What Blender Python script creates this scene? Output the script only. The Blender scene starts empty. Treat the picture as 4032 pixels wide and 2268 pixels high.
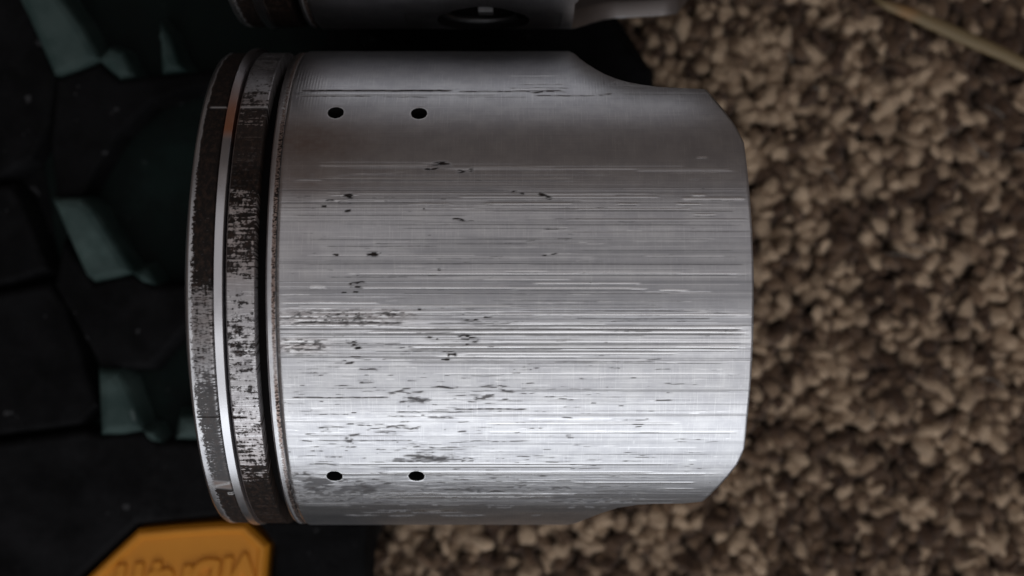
import bpy, math
import numpy as np
from mathutils import Vector

sc = bpy.context.scene
COL = sc.collection
R_ = math.radians

# ------------------------------------------------------------------ camera
D = 0.225            # camera height above the piston axis (metres)
F = 5750.0           # focal length in photograph pixels (4032 wide)
CX, CY = 2016.0, 1134.0
cam_d = bpy.data.cameras.new('camera')
cam = bpy.data.objects.new('camera', cam_d)
COL.objects.link(cam)
cam.location = (0, 0, D)
cam.rotation_euler = (0, 0, 0)
cam_d.sensor_width = 36.0
cam_d.lens = F / 4032 * 36.0
cam_d.clip_start = 0.005
cam_d.clip_end = 20
cam_d.dof.use_dof = True
cam_d.dof.focus_distance = 0.196
cam_d.dof.aperture_fstop = 17.5
sc.camera = cam

# ------------------------------------------------------------------ world, lamps, exposure
w = bpy.data.worlds.new('World')
sc.world = w
w.use_nodes = True
bg = w.node_tree.nodes['Background']
bg.inputs['Color'].default_value = (1.0, 0.84, 0.77, 1)
bg.inputs['Strength'].default_value = 0.08
sc.view_settings.view_transform = 'Standard'
sc.view_settings.look = 'None'
sc.view_settings.exposure = 0
sc.view_settings.gamma = 1
sc.cycles.max_bounces = 6

def lamp(name, loc, target, sx, sy, power, col):
    l = bpy.data.lights.new(name, 'AREA')
    l.shape = 'RECTANGLE'; l.size = sx; l.size_y = sy
    l.energy = power; l.color = col
    o = bpy.data.objects.new(name, l)
    COL.objects.link(o)
    o.location = loc
    o.rotation_euler = (Vector(target) - Vector(loc)).to_track_quat('-Z', 'Y').to_euler()
    return o

lamp('window_light', (0.06, -0.60, 0.15), (0.0, 0, 0), 0.70, 0.46, 1.18, (0.91, 0.95, 1.0))
lamp('upper_window_light', (0.06, -0.42, 0.50), (0.0, 0, 0), 0.70, 0.60, 0.95, (0.95, 0.97, 1.0))
lamp('ceiling_bounce_fill', (0.0, 0.10, 1.0), (0.0, 0.02, 0), 1.6, 1.4, 1.85, (0.98, 0.97, 1.0))  # added area lamp, stands in for light bounced off the unseen ceiling

# ------------------------------------------------------------------ helpers
def wp(px, py, z):
    t = D - z
    return ((px - CX) / F * t, (CY - py) / F * t, z)

RB = 0.036           # piston radius
def cyl(px, py, R=RB):
    """photograph pixel -> (x, phi) on the upper side of the piston"""
    s = (CY - py) / F
    q = D * D - (s * s + 1) * (D * D - R * R)
    t = (D - math.sqrt(max(q, 0))) / (s * s + 1)
    return (px - CX) / F * t, math.atan2(s * t, D - t)

def hash2(i, j, seed):
    n = (i.astype(np.int64) * 374761393 + j.astype(np.int64) * 668265263 + seed * 1442695041) & 0x7fffffff
    n = ((n ^ (n >> 13)) * 1274126177) & 0x7fffffff
    n = ((n ^ (n >> 16)) * 668265263) & 0x7fffffff
    return (n & 0xffffff) / float(0xffffff)

def vnoise(u, v, seed=0):
    iu = np.floor(u); iv = np.floor(v)
    fu = u - iu; fv = v - iv
    fu = fu * fu * (3 - 2 * fu); fv = fv * fv * (3 - 2 * fv)
    a = hash2(iu, iv, seed); b = hash2(iu + 1, iv, seed)
    c = hash2(iu, iv + 1, seed); d = hash2(iu + 1, iv + 1, seed)
    return (a * (1 - fu) + b * fu) * (1 - fv) + (c * (1 - fu) + d * fu) * fv

def fbm(u, v, seed=0, octs=4):
    s = 0; a = 0.5; tot = 0
    for k in range(octs):
        s = s + a * vnoise(u * 2 ** k, v * 2 ** k, seed + 17 * k); tot += a; a *= 0.55
    return s / tot

def sstep(a, b, x):
    t = np.clip((x - a) / (b - a), 0, 1)
    return t * t * (3 - 2 * t)

def mesh_np(name, verts, quads, smooth=True, attrs=None, uv=None, tris=None):
    me = bpy.data.meshes.new(name)
    verts = np.asarray(verts, dtype=np.float32); quads = np.asarray(quads, dtype=np.int32)
    nq = len(quads); nt = 0 if tris is None else len(tris)
    me.vertices.add(len(verts)); me.vertices.foreach_set('co', verts.ravel())
    loops = quads.ravel()
    if nt: loops = np.concatenate([loops, np.asarray(tris, dtype=np.int32).ravel()])
    me.loops.add(len(loops)); me.loops.foreach_set('vertex_index', loops)
    me.polygons.add(nq + nt)
    st = np.arange(nq) * 4
    tot = np.full(nq, 4)
    if nt:
        st = np.concatenate([st, nq * 4 + np.arange(nt) * 3]); tot = np.concatenate([tot, np.full(nt, 3)])
    me.polygons.foreach_set('loop_start', st.astype(np.int32))
    me.polygons.foreach_set('loop_total', tot.astype(np.int32))
    me.polygons.foreach_set('use_smooth', np.full(nq + nt, smooth))
    me.update(calc_edges=True)
    if attrs:
        for k, a in attrs.items():
            at = me.attributes.new(k, 'FLOAT', 'POINT')
            at.data.foreach_set('value', np.asarray(a, dtype=np.float32).ravel())
    if uv is not None:
        ul = me.uv_layers.new(name='surf')
        ul.data.foreach_set('uv', np.asarray(uv, dtype=np.float32)[loops].ravel())
    me.validate()
    return me

def link(name, me, mat, parent=None, loc=None):
    o = bpy.data.objects.new(name, me)
    COL.objects.link(o)
    if mat is not None and len(me.materials) == 0: me.materials.append(mat)
    if parent is not None: o.parent = parent
    if loc is not None: o.location = loc
    return o

def empty(name, loc, label, cat, group=None):
    o = bpy.data.objects.new(name, None); COL.objects.link(o)
    o.empty_display_size = 0.01
    o.location = loc; o['label'] = label; o['category'] = cat
    if group: o['group'] = group
    return o

# ------------------------------------------------------------------ node helpers
class NT:
    def __init__(s, name):
        s.m = bpy.data.materials.new(name); s.m.use_nodes = True
        s.t = s.m.node_tree; s.n = s.t.nodes; s.b = s.n['Principled BSDF']
    def new(s, typ, **kw):
        n = s.n.new(typ)
        for k, v in kw.items(): setattr(n, k, v)
        return n
    def lk(s, a, b): s.t.links.new(a, b)
    def inp(s, sock, v):
        if isinstance(v, bpy.types.NodeSocket): s.lk(v, sock)
        elif v is not None:
            if isinstance(v, (tuple, list)) and len(v) == 3 and sock.type == 'RGBA': v = (*v, 1)
            sock.default_value = v
    def math(s, op, a, b=None, c=None, clamp=False):
        n = s.new('ShaderNodeMath', operation=op); n.use_clamp = clamp
        s.inp(n.inputs[0], a)
        if b is not None: s.inp(n.inputs[1], b)
        if c is not None: s.inp(n.inputs[2], c)
        return n.outputs[0]
    def mix(s, f, a, b):
        n = s.new('ShaderNodeMix', data_type='RGBA')
        s.inp(n.inputs[0], f); s.inp(n.inputs[6], a); s.inp(n.inputs[7], b)
        return n.outputs[2]
    def ramp(s, v, lo, hi, a=0.0, b=1.0):
        n = s.new('ShaderNodeMapRange'); n.interpolation_type = 'SMOOTHSTEP'
        s.inp(n.inputs[0], v); n.inputs[1].default_value = lo; n.inputs[2].default_value = hi
        n.inputs[3].default_value = a; n.inputs[4].default_value = b
        return n.outputs[0]
    def noise(s, vec, scale, detail=3, rough=0.55, stretch=None):
        if stretch:
            mp = s.new('ShaderNodeMapping'); mp.inputs['Scale'].default_value = stretch
            s.lk(vec, mp.inputs['Vector']); vec = mp.outputs[0]
        n = s.new('ShaderNodeTexNoise'); n.inputs['Scale'].default_value = scale
        n.inputs['Detail'].default_value = detail; n.inputs['Roughness'].default_value = rough
        s.lk(vec, n.inputs['Vector'])
        return n.outputs['Fac']
    def attr(s, name):
        n = s.new('ShaderNodeAttribute', attribute_name=name)
        return n.outputs['Fac']
    def uv(s): return s.new('ShaderNodeUVMap', uv_map='surf').outputs[0]
    def obj(s): return s.new('ShaderNodeTexCoord').outputs['Object']
    def bump(s, h, strength, dist):
        n = s.new('ShaderNodeBump'); n.inputs['Strength'].default_value = strength
        n.inputs['Distance'].default_value = dist
        s.lk(h, n.inputs['Height']); s.lk(n.outputs[0], s.b.inputs['Normal'])

def piston_metal(name):
    k = NT(name); uv = k.uv()
    dark, lite, tint, gray = k.attr('dark'), k.attr('lite'), k.attr('tint'), k.attr('gray')
    axial = k.noise(uv, 1.0, 5, 0.65, (0.10, 6.0, 1))        # fine streaks along the stroke
    axial2 = k.noise(uv, 1.0, 3, 0.6, (0.03, 1.6, 1))
    cross = k.noise(uv, 1.0, 4, 0.6, (6.0, 0.22, 1))         # fine scratches round the skirt
    blot = k.noise(uv, 0.35, 4, 0.6)
    base = k.mix(k.ramp(blot, 0.35, 0.68), (0.60, 0.60, 0.625), (0.70, 0.70, 0.715))
    base = k.mix(k.math('MULTIPLY', k.ramp(axial, 0.48, 0.72), 0.24), base, (0.34, 0.33, 0.35))
    base = k.mix(k.math('MULTIPLY', k.ramp(axial2, 0.42, 0.30), 0.25), base, (0.86, 0.86, 0.87))
    base = k.mix(k.math('MULTIPLY', k.ramp(cross, 0.54, 0.68), 0.38), base, (0.90, 0.90, 0.90))
    base = k.mix(k.math('MULTIPLY', gray, 0.75), base, (0.30, 0.305, 0.325))
    base = k.mix(k.math('MULTIPLY', tint, 0.75), base, (0.26, 0.15, 0.10))
    base = k.mix(lite, base, (0.97, 0.97, 0.98))
    base = k.mix(k.ramp(dark, 0.0, 1.0), base, k.mix(k.ramp(k.noise(uv, 1.0, 4, .65, (1.6, 1.1, 1)), .42, .68), (0.010, 0.007, 0.006), (0.036, 0.021, 0.015)))
    k.inp(k.b.inputs['Base Color'], base)
    met = k.math('SUBTRACT', 1.0, k.math('MULTIPLY', dark, 0.9), clamp=True)
    k.inp(k.b.inputs['Specular IOR Level'], 0.15)
    k.inp(k.b.inputs['Metallic'], met)
    r = k.math('ADD', 0.255, k.math('MULTIPLY', axial, 0.14))
    r = k.math('ADD', r, k.math('MULTIPLY', dark, 0.35))
    r = k.math('SUBTRACT', r, k.math('MULTIPLY', lite, 0.06))
    k.inp(k.b.inputs['Roughness'], r)
    # turned tool marks, worn off towards the middle of the skirt
    sep = k.new('ShaderNodeSeparateXYZ'); k.lk(uv, sep.inputs[0])
    wv = k.math('SINE', k.math('MULTIPLY', sep.outputs[0], 15.0))
    fade = k.attr('tool')
    h = k.math('MULTIPLY', k.math('MULTIPLY', wv, fade), 0.35)
    h = k.math('ADD', h, k.math('MULTIPLY', axial, 1.2))
    h = k.math('ADD', h, k.math('MULTIPLY', cross, 1.1))
    k.bump(h, 0.5, 0.000018)
    return k.m

def simple_metal(name, col, rough, noise=0.1):
    k = NT(name); o = k.obj()
    n = k.noise(o, 900, 4)
    k.inp(k.b.inputs['Base Color'], k.mix(n, tuple(c * 0.8 for c in col), col))
    k.b.inputs['Metallic'].default_value = 1
    k.inp(k.b.inputs['Roughness'], k.math('ADD', rough - noise / 2, k.math('MULTIPLY', n, noise)))
    return k.m

M_metal = piston_metal('worn_aluminium')
M_inner = simple_metal('cast_aluminium', (0.34, 0.31, 0.30), 0.55)
M_groove = simple_metal('black_recess', (0.008, 0.007, 0.007), 0.85); M_groove.node_tree.nodes['Principled BSDF'].inputs['Metallic'].default_value = 0; M_groove.node_tree.nodes['Principled BSDF'].inputs['Specular IOR Level'].default_value = 0.1  # near-black, shared by ring groove, vent holes and pin bores
M_clip = simple_metal('spring_steel', (0.16, 0.16, 0.165), 0.45)
M_glint = simple_metal('glint_metal', (0.8, 0.8, 0.82), 0.4)  # for the block that mimics a glint in the pin bore

def ring_metal():
    k = NT('polished_ring'); uv = k.uv()
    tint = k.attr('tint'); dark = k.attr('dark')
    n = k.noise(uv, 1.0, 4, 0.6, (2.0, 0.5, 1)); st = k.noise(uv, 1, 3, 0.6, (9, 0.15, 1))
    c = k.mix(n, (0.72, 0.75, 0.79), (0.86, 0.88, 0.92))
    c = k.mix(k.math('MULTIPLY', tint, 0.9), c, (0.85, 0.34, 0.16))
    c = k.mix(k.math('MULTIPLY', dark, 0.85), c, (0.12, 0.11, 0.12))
    k.inp(k.b.inputs['Base Color'], c); k.b.inputs['Metallic'].default_value = 1
    k.inp(k.b.inputs['Roughness'], k.math('ADD', 0.24, k.math('MULTIPLY', n, 0.12)))
    k.bump(st, 0.4, 0.00001)
    return k.m
M_ring = ring_metal()

# ------------------------------------------------------------------ piston shells
def phi_rows():
    a = np.arange(-64, 64.001, 0.11)
    b = np.arange(64.4, 90, 0.35)
    c = np.arange(91, 180, 1.5)
    return np.radians(np.concatenate([-c[::-1], -b[::-1], a, b, c]))
PH = phi_rows(); NR = len(PH)
XPIN, RPIN = -0.0049, 0.0070

def shell(x0f, x1f, ncols, rfun, R0=RB, close_gap=None):
    """grid (rows = angle, cols = along axis); x0f, x1f functions of phi arrays -> X, P, Rr"""
    t = np.linspace(0, 1, ncols)[None, :]
    x0 = x0f(PH)[:, None]; x1 = x1f(PH)[:, None]
    X = x0 + (x1 - x0) * t
    P = np.repeat(PH[:, None], ncols, 1)
    Rr = rfun(X, P, t + 0 * P)
    return X, P, Rr

def shell_mesh(name, X, P, Rr, attrs, holes=(), yclip=None, flip=False, open_rows=False):
    nr, nc = X.shape
    Y = Rr * np.sin(P); Z = Rr * np.cos(P)
    if yclip is not None:
        m = (X > -0.0165) & (X < 0.0068) & (np.abs(Z) < 0.010)
        Y = np.where(m, np.clip(Y, -yclip, yclip), Y)
    V = np.stack([X, Y, Z], -1).reshape(-1, 3)
    i = np.arange(nr if not open_rows else nr - 1)[:, None]; j = np.arange(nc - 1)[None, :]
    i2 = (i + 1) % nr
    q = np.stack([i * nc + j, i * nc + j + 1, i2 * nc + j + 1, i2 * nc + j], -1).reshape(-1, 4)
    c = V[q].mean(1)
    keep = np.ones(len(q), bool)
    for (hx, hp, hr) in holes:
        if abs(abs(hp) - math.pi / 2) < 0.01:      # pin bore, seen along y
            sg = 1 if hp > 0 else -1
            def dist(v): return v[:, 0] - hx, v[:, 2], v[:, 1] * sg > 0
        else:
            def dist(v, hp=hp, hx=hx):
                ph = np.arctan2(v[:, 1], v[:, 2])
                return v[:, 0] - hx, (ph - hp) * RB, v[:, 2] > 0
        du, dv, ok = dist(c)
        keep &= ~((np.hypot(du, dv) < hr) & ok)
        du, dv, ok = dist(V)
        rr = np.hypot(du, dv); ins = (rr < hr * 1.0) & ok & (rr > hr * 0.3)
        k = hr / np.maximum(rr, 1e-9)
        if abs(abs(hp) - math.pi / 2) < 0.01:
            V[ins, 0] = hx + du[ins] * k[ins]; V[ins, 2] = dv[ins] * k[ins]
        else:
            ph = hp + dv * k / RB
            V[ins, 0] = hx + du[ins] * k[ins]
            V[ins, 1] = RB * np.sin(ph[ins]); V[ins, 2] = RB * np.cos(ph[ins])
    q = q[keep]
    if flip: q = q[:, ::-1]
    uv = np.stack([X * 1000, P * RB * 1000], -1).reshape(-1, 2)
    return mesh_np(name, V, q, True, {k: v for k, v in attrs.items()}, uv)

# --- outline of the open end of the skirt, measured on the photograph
top = [(2968, 1060), (2962, 900), (2952, 760), (2940, 640), (2930, 560), (2895, 490), (2850, 430), (2812, 385), (2782, 350), (2700, 347), (2600, 342), (2540, 334), (2480, 323), (2430, 309), (2383, 290), (2345, 269), (2311, 248), (2282, 227), (2257, 206)]
bot = [(2969, 1200), (2966, 1350), (2958, 1500), (2945, 1640), (2932, 1770), (2905, 1830), (2862, 1885), (2815, 1935), (2770, 1976), (2700, 1983), (2600, 1983), (2520, 1988), (2440, 2000), (2370, 2022), (2310, 2045), (2255, 2064)]
pt = sorted([cyl(*p)[::-1] for p in top] + [cyl(*p)[::-1] for p in bot])
endp = np.array([p[0] for p in pt]); endx = np.array([p[1] for p in pt])
XSIDE = 0.0088
def xend(phi):
    a = np.where(np.abs(phi) > math.pi / 2, np.sign(phi) * math.pi - phi, phi)
    return np.interp(a, endp, endx, left=XSIDE, right=XSIDE)
XS0 = -0.0305
const = lambda v: (lambda ph: np.full_like(ph, v))

def px_of(X, P, R=RB):
    Y = R * np.sin(P); Z = R * np.cos(P)
    return CX + F * X / (D - Z), CY - F * Y / (D - Z)

HOLES = []
for (hx, hy) in [(1322, 443), (1650, 446), (1317, 1875), (1640, 1875)]:
    x, p = cyl(hx, hy); HOLES.append((x, p, 0.00108))

rng = np.random.default_rng(7)
def new_fields(X): return {k: np.zeros(X.shape) for k in ('dark', 'lite', 'tint', 'gray', 'tool', 'h')}

def streak(fl, X, P, PYr, key, px, py, length, thick, amp=1.0, rag=0.35, seed=0, slope=0.0, hh=0.0):
    """an elongated mark along the stroke; px, py, length, thick in photograph pixels"""
    h2 = thick * (1.6 + rag * 2) + abs(slope) * length / 2 + 3
    rows = np.where((PYr > py - h2) & (PYr < py + h2))[0]
    if len(rows) == 0: return
    r0, r1 = rows[0], rows[-1] + 1
    x = X[r0:r1]; p = P[r0:r1]
    PX, PY = px_of(x, p)
    u = (PX - px) / (length / 2)
    n1 = vnoise(PX / 45.0 + seed * 3.1, PX * 0 + seed, seed + 5)
    n2 = vnoise(PX / 16.0, PY / 5.0, seed + 9)
    dy = (PY - py - slope * (PX - px) - (n1 - 0.5) * rag * thick * 1.6 * min(1, 140 / length)) / (thick / 2)
    prof = np.exp(-np.abs(dy) ** 3 * 0.7)
    ends = sstep(1.05, 0.55, np.abs(u) + (n2 - 0.5) * 0.35) if length < 250 else sstep(1.0, 0.88, np.abs(u) + (n2 - 0.5) * 0.1)
    m = prof * ends * np.clip(1 - rag * 1.1 * min(1, 200 / length) * sstep(.56, .34, n2), 0, 1) * amp
    fl[key][r0:r1] = np.maximum(fl[key][r0:r1], m)
    if hh: fl['h'][r0:r1] += hh * prof * ends

def skirt_fields(X, P):
    fl = new_fields(X)
    PX, PY = px_of(X, P)
    front = np.abs(P) < R_(86)
    PYr = np.where(np.abs(PH) < R_(80), CY - F * RB * np.sin(PH) / (D - RB * np.cos(PH)), 1e6)
    S = lambda *a, **k: streak(fl, X, P, PYr, *a, **k)
    sd = 0
    # strong score lines (bright edges with a dark side)
    lines = [(1077, 1330, 2975, 4, .95), (1133, 1400, 2530, 4, .8), (1115, 2095, 2530, 5, .95), (1142, 2580, 2715, 6, .95),
             (1137, 2010, 2560, 4, .85), (1238, 1850, 2975, 5, .7), (1228, 1180, 2000, 6, .55), (1290, 1500, 2975, 7, 1.0),
             (1308, 1390, 2975, 5, .95), (1322, 1100, 2975, 3, .5), (1345, 1900, 2975, 4, .7), (1365, 1560, 2975, 6, .95),
             (1378, 1400, 2975, 4, .7), (1390, 1800, 2700, 6, .85), (1403, 1700, 2300, 4, .8), (1345, 1095, 1290, 9, .9),
             (1395, 1095, 1340, 5, .7), (1280, 1100, 1500, 5, .7), (1275, 1900, 2400, 4, .8), (1192, 1100, 1500, 5, .6),
             (1205, 1150, 2050, 5, .65), (1244, 1095, 1450, 6, .65), (1260, 1160, 1500, 6, .7),
             (775, 1780, 2600, 5, .55), (782, 2680, 2935, 9, .85), (769, 2720, 2780, 7, .8), (803, 1600, 1790, 5, .7), (802, 1900, 2260, 5, .75),
             (803, 2420, 2520, 5, .85), (803, 2650, 2780, 6, .9), (822, 2260, 2730, 4, .7), (845, 2720, 2830, 4, .75), (768, 1300, 1420, 4, .6), (790, 1280, 1380, 4, .7),
             (865, 2200, 2970, 5, .35), (650, 1250, 1700, 6, .35), (663, 1700, 2900, 5, .42), (655, 1850, 2200, 6, .35), (619, 2740, 2790, 6, .85),
             (640, 1650, 1750, 4, .5), (670, 2500, 2900, 6, .35), (708, 1170, 1280, 4, .5), (1005, 1200, 1900, 4, .45), (1130, 1210, 1290, 10, .9), (1008, 2530, 2860, 5, .4),
             (1068, 1960, 2180, 5, .8), (1072, 2250, 2700, 4, .6), (1100, 1900, 2250, 4, .6),
             (1470, 1700, 2900, 4, .6), (1700, 1900, 2940, 5, .6), (1667, 1900, 2700, 5, .55), (1865, 1200, 2850, 5, .8), (1858, 1500, 2600, 4, .7),
             (1825, 1300, 2700, 4, .7), (1835, 1450, 2300, 5, .8), (2010, 1600, 1835, 9, .95), (1945, 1500, 2280, 5, .85), (1958, 1450, 2200, 5, .9), (1990, 2650, 2720, 5, .8),
             (350, 1990, 2200, 5, .6), (369, 1160, 2000, 5, .35), (1985, 1180, 1400, 4, .5), (298, 1980, 2220, 3, .4), (1900, 2250, 2740, 4, .7), (1925, 2600, 2760, 4, .6)]
    for (y, a, b, th, am) in lines:
        sd += 1
        S('lite', (a + b) / 2, y, b - a, th * 1.2, min(1, am * 1.3), 0.2, sd, hh=1.3)
        S('dark', (a + b) / 2, y + th * 0.5 + 3.5, (b - a) * 0.96, 3.0, min(1, am * 0.8), 0.4, sd + 500)
    darks = [(357, 1160, 1790, 7, .85), (360, 1800, 2100, 5, .65), (379, 1160, 1470, 5, .6), (382, 1480, 1720, 5, .45), (383, 1800, 2080, 4, .3),
             (347, 2000, 2250, 4, .5), (361, 2080, 2235, 8, .7), (377, 2100, 2350, 5, .6), (371, 2350, 2420, 8, .55), (330, 2400, 2480, 12, .45), (340, 2420, 2800, 5, .4), (370, 2450, 2850, 5, .35),
             (332, 2020, 2250, 4, .4), (1318, 1100, 2975, 4, .55), (1300, 1450, 2975, 4, .7), (1085, 1500, 2975, 8, .35), (1353, 1700, 2975, 4, .45),
             (1386, 1700, 2700, 4, .5), (1380, 1800, 2600, 3, .5), (1271, 1150, 1600, 8, .8), (1264, 1250, 1450, 6, .6), (1225, 1180, 1420, 6, .55),
             (1235, 1450, 1600, 7, .7), (1240, 1590, 1720, 5, .6), (1375, 1100, 1290, 7, .75), (1398, 1100, 1330, 4, .5), (1350, 1100, 1290, 5, .5), (1357, 1550, 1700, 4, .5),
             (885, 1500, 2970, 4, .35), (955, 1900, 2970, 9, .16), (992, 1600, 2970, 5, .22), (755, 1700, 2960, 8, .25), (790, 1900, 2300, 9, .4),
             (640, 1250, 1700, 4, .3), (656, 2100, 2700, 4, .3), (1140, 1100, 1500, 3, .3), (1255, 2450, 2620, 8, .4), (1160, 2000, 2120, 6, .3),
             (1565, 1140, 1540, 6, .75), (1524, 1680, 1820, 8, .8), (1523, 1870, 2020, 6, .7), (1540, 1900, 2900, 3, .45), (1611, 1780, 2080, 6, .75), (1640, 1540, 1660, 6, .6),
             (1642, 1670, 1800, 8, .6), (1735, 1240, 1640, 4, .6), (1738, 1900, 2100, 5, .55), (1715, 1200, 1600, 3, .4), (1790, 2280, 2800, 4, .35), (1829, 1200, 1350, 6, .6),
             (1937, 1900, 2010, 9, .8), (1930, 1700, 1900, 7, .7), (1932, 2000, 2250, 6, .6), (1920, 1930, 2120, 7, .6), (1948, 1380, 1500, 8, .6), (1963, 1480, 1600, 6, .7)]
    for (y, a, b, th, am) in darks:
        sd += 1
        S('dark', (a + b) / 2, y, b - a, th, am, 0.55, sd, hh=-0.6)
    pits = [(1738, 651, 70, 15), (1832, 671, 58, 15), (1700, 662, 60, 8), (1372, 771, 36, 22), (1358, 800, 44, 10), (1275, 805, 20, 14), (1300, 790, 30, 6), (1370, 831, 22, 9),
            (1468, 1001, 42, 18), (1322, 1004, 24, 9), (1405, 1118, 56, 11), (1404, 1131, 44, 10), (1400, 1084, 22, 9), (1402, 1146, 20, 6), (1740, 1061, 34, 9), (1355, 1154, 18, 6),
            (2147, 771, 52, 16), (2040, 757, 50, 10), (2165, 1003, 56, 9), (1700, 1328, 48, 14), (1842, 1330, 72, 22), (1765, 1327, 26, 9), (1385, 1345, 40, 13), (1398, 1360, 30, 10),
            (1410, 1372, 24, 10), (1815, 1354, 60, 8), (1780, 1394, 36, 14), (1765, 1382, 50, 6), (1370, 1423, 44, 7), (1375, 1432, 30, 6), (1450, 1455, 64, 10), (1755, 1414, 34, 9),
            (1805, 862, 40, 9), (1830, 868, 26, 8), (1675, 822, 18, 7), (1640, 1546, 50, 8), (1560, 1544, 60, 9), (1600, 1532, 30, 6), (1638, 1568, 90, 18), (1610, 1577, 70, 8), (1905, 1572, 70, 16),
            (1990, 1538, 70, 10), (1925, 1555, 40, 8), (1980, 1575, 40, 7), (1540, 1674, 110, 8), (1545, 1684, 50, 8), (1620, 1683, 60, 9), (1540, 1706, 36, 8), (1270, 1688, 40, 6), (1285, 1700, 36, 5),
            (1375, 1733, 30, 20), (1395, 1712, 40, 8), (1820, 1700, 30, 6), (2240, 1712, 20, 7), (1700, 1805, 160, 22), (1790, 1812, 90, 8), (1640, 1800, 90, 8), (1600, 1815, 130, 7), (1845, 1808, 40, 5),
            (1240, 1905, 90, 45), (1190, 1880, 80, 26), (1260, 1932, 90, 26), (1200, 1945, 60, 14), (1330, 1890, 80, 12), (1440, 1918, 90, 34), (1410, 1950, 110, 44), (1500, 1905, 90, 14), (1350, 1968, 120, 14),
            (1250, 1975, 140, 10), (1520, 1965, 60, 8), (1820, 1925, 70, 20), (1865, 1935, 60, 16), (2040, 1908, 80, 9), (2210, 1930, 80, 14), (2185, 1562, 80, 4), (1660, 1760, 100, 6), (2230, 1573, 60, 5),
            (2630, 1508, 26, 5), (2420, 1448, 36, 5), (2110, 1450, 24, 5), (1720, 1905, 70, 8), (1640, 1930, 60, 8), (2300, 1975, 130, 7), (1980, 1955, 180, 7), (1660, 1220, 30, 7), (1850, 1262, 60, 10), (1920, 1249, 30, 6), (2890, 1475, 40, 4)]
    for (x, y, L, th) in pits:
        sd += 1
        S('dark', x, y, L * 1.45, th * 1.1, .95 if y < 1450 else 0.66, 0.7, sd, hh=-0.8, slope=float(rng.uniform(-.05, .05)))
    # flat grey smears of smeared aluminium between the scores
    gb = [(1160, 2030, 140, .6, 1100, 2980), (980, 2300, 110, .40, 1600, 2980), (745, 1900, 40, .35, 1100, 2980), (1030, 2000, 60, .35, 1100, 2980), (1258, 1600, 36, .65, 1700, 2980), (560, 1900, 150, .25, 1100, 2980),
          (1890, 2300, 40, .5, 1200, 2900), (1940, 2300, 60, .55, 1200, 2900), (1985, 2300, 60, .45, 1100, 2900), (1210, 1500, 40, .4, 1100, 2100)]
    for (y, xc, th, am, a, b) in gb:
        m = np.exp(-(np.abs(PY - y + 14 * (vnoise(PX / 260, PY * 0, 33) - .5)) / (th / 2)) ** 6) * am
        m = m * sstep(a - 60, a + 120, PX) * (0.75 + 0.25 * vnoise(PX / 300, PY / 8, 44))
        fl['gray'] = np.where(front, np.maximum(fl['gray'], m), fl['gray'])
    # smeared dull patches, and sparse upright hairlines from handling
    for (x, y, a, b, am) in [(1240, 1908, 90, 26, .9), (1215, 1885, 70, 14, .7), (1420, 1935, 100, 30, .9), (1500, 1915, 120, 12, .7), (1780, 1930, 150, 14, .7), (1640, 1570, 60, 12, .6), (1880, 1912, 260, 9, .6), (2230, 1935, 120, 9, .6), (1700, 1808, 150, 12, .7), (1350, 1975, 160, 9, .7)]:
        q = ((PX - x) / a) ** 2 + ((PY - y) / b) ** 2 + (fbm(PX / 60, PY / 9, 303, 4) - .5) * 3.2
        m = sstep(1.0, .55, q) * am * front * (((PX - x) / a) ** 2 < 4) * (((PY - y) / b) ** 2 < 4)
        fl['dark'] = np.maximum(fl['dark'], m * .62); fl['gray'] = np.maximum(fl['gray'], m)
    hl = vnoise(PX / 2.6, PY / 60, 401) * vnoise(PX / 5.0 + 7, PY / 38, 402)
    fl['lite'] = np.maximum(fl['lite'], sstep(.72, .9, hl) * .55 * front * sstep(1350, 1600, PY))
    # stepped bands (each band its own polish)
    pb = vnoise(PY / 9.0 + 0 * PX, PX / 2600, 71) * 0.6 + vnoise(PY / 34.0, PX / 3000, 72) * 0.4
    fl['gray'] = np.clip(fl['gray'] + sstep(0.62, 0.72, pb) * 0.28 * sstep(560, 800, PY), 0, 1)
    # random short streaks, more of them low on the skirt
    for k in range(1000):
        y = rng.choice([rng.uniform(1180, 2030), rng.uniform(1400, 2030), rng.uniform(640, 1200), rng.uniform(1860, 2000)], p=[.34, .34, .12, .2])
        x = 1120 + 1800 * rng.beta(1.1, 1.7); L = rng.lognormal(3.9, .7); th = rng.uniform(2.2, 5.0)
        sd += 1
        if rng.random() < 0.6: S('dark', x, y, L, th, rng.uniform(.35, .8), 0.6, sd)
        else: S('lite', x, y, L * 2.2, th, rng.uniform(.3, .85), 0.5, sd, hh=.3)
    for k in range(150):      # long scores through the middle of the skirt
        y = rng.choice([rng.uniform(640, 1240), rng.uniform(1240, 1440)]); L = rng.uniform(250, 1400); x = rng.uniform(1500, 2960) - L * .3; sd += 1
        S('dark' if rng.random() < .6 else 'lite', x, y, L, rng.uniform(2.5, 6), rng.uniform(.2, .6), .5, sd, hh=float(rng.uniform(-1, 1)), slope=float(rng.normal(0, .002)))
    for k in range(300):
        y = rng.uniform(1380, 1990) if rng.random() < .75 else rng.uniform(740, 1380)
        L = rng.uniform(300, 1500); x = rng.uniform(1300, 2750); th = rng.uniform(2, 4); sd += 1
        S('lite' if rng.random() < .5 else 'dark', x, y, L, th, rng.uniform(.12, .5) * (1 if y < 1400 else .6), .4, sd, hh=float(rng.uniform(-.4, .5)))
    # galled, torn patches left of centre
    g = fbm(PX / 18, PY / 6, 91, 4)
    z1 = np.exp(-((PX - 1330) / 260) ** 4 - ((PY - 1252) / 36) ** 4) + np.exp(-((PX - 1190) / 110) ** 4 - ((PY - 1360) / 30) ** 4) + .7 * np.exp(-((PX - 1560) / 90) ** 4 - ((PY - 1235) / 14) ** 2)
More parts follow.
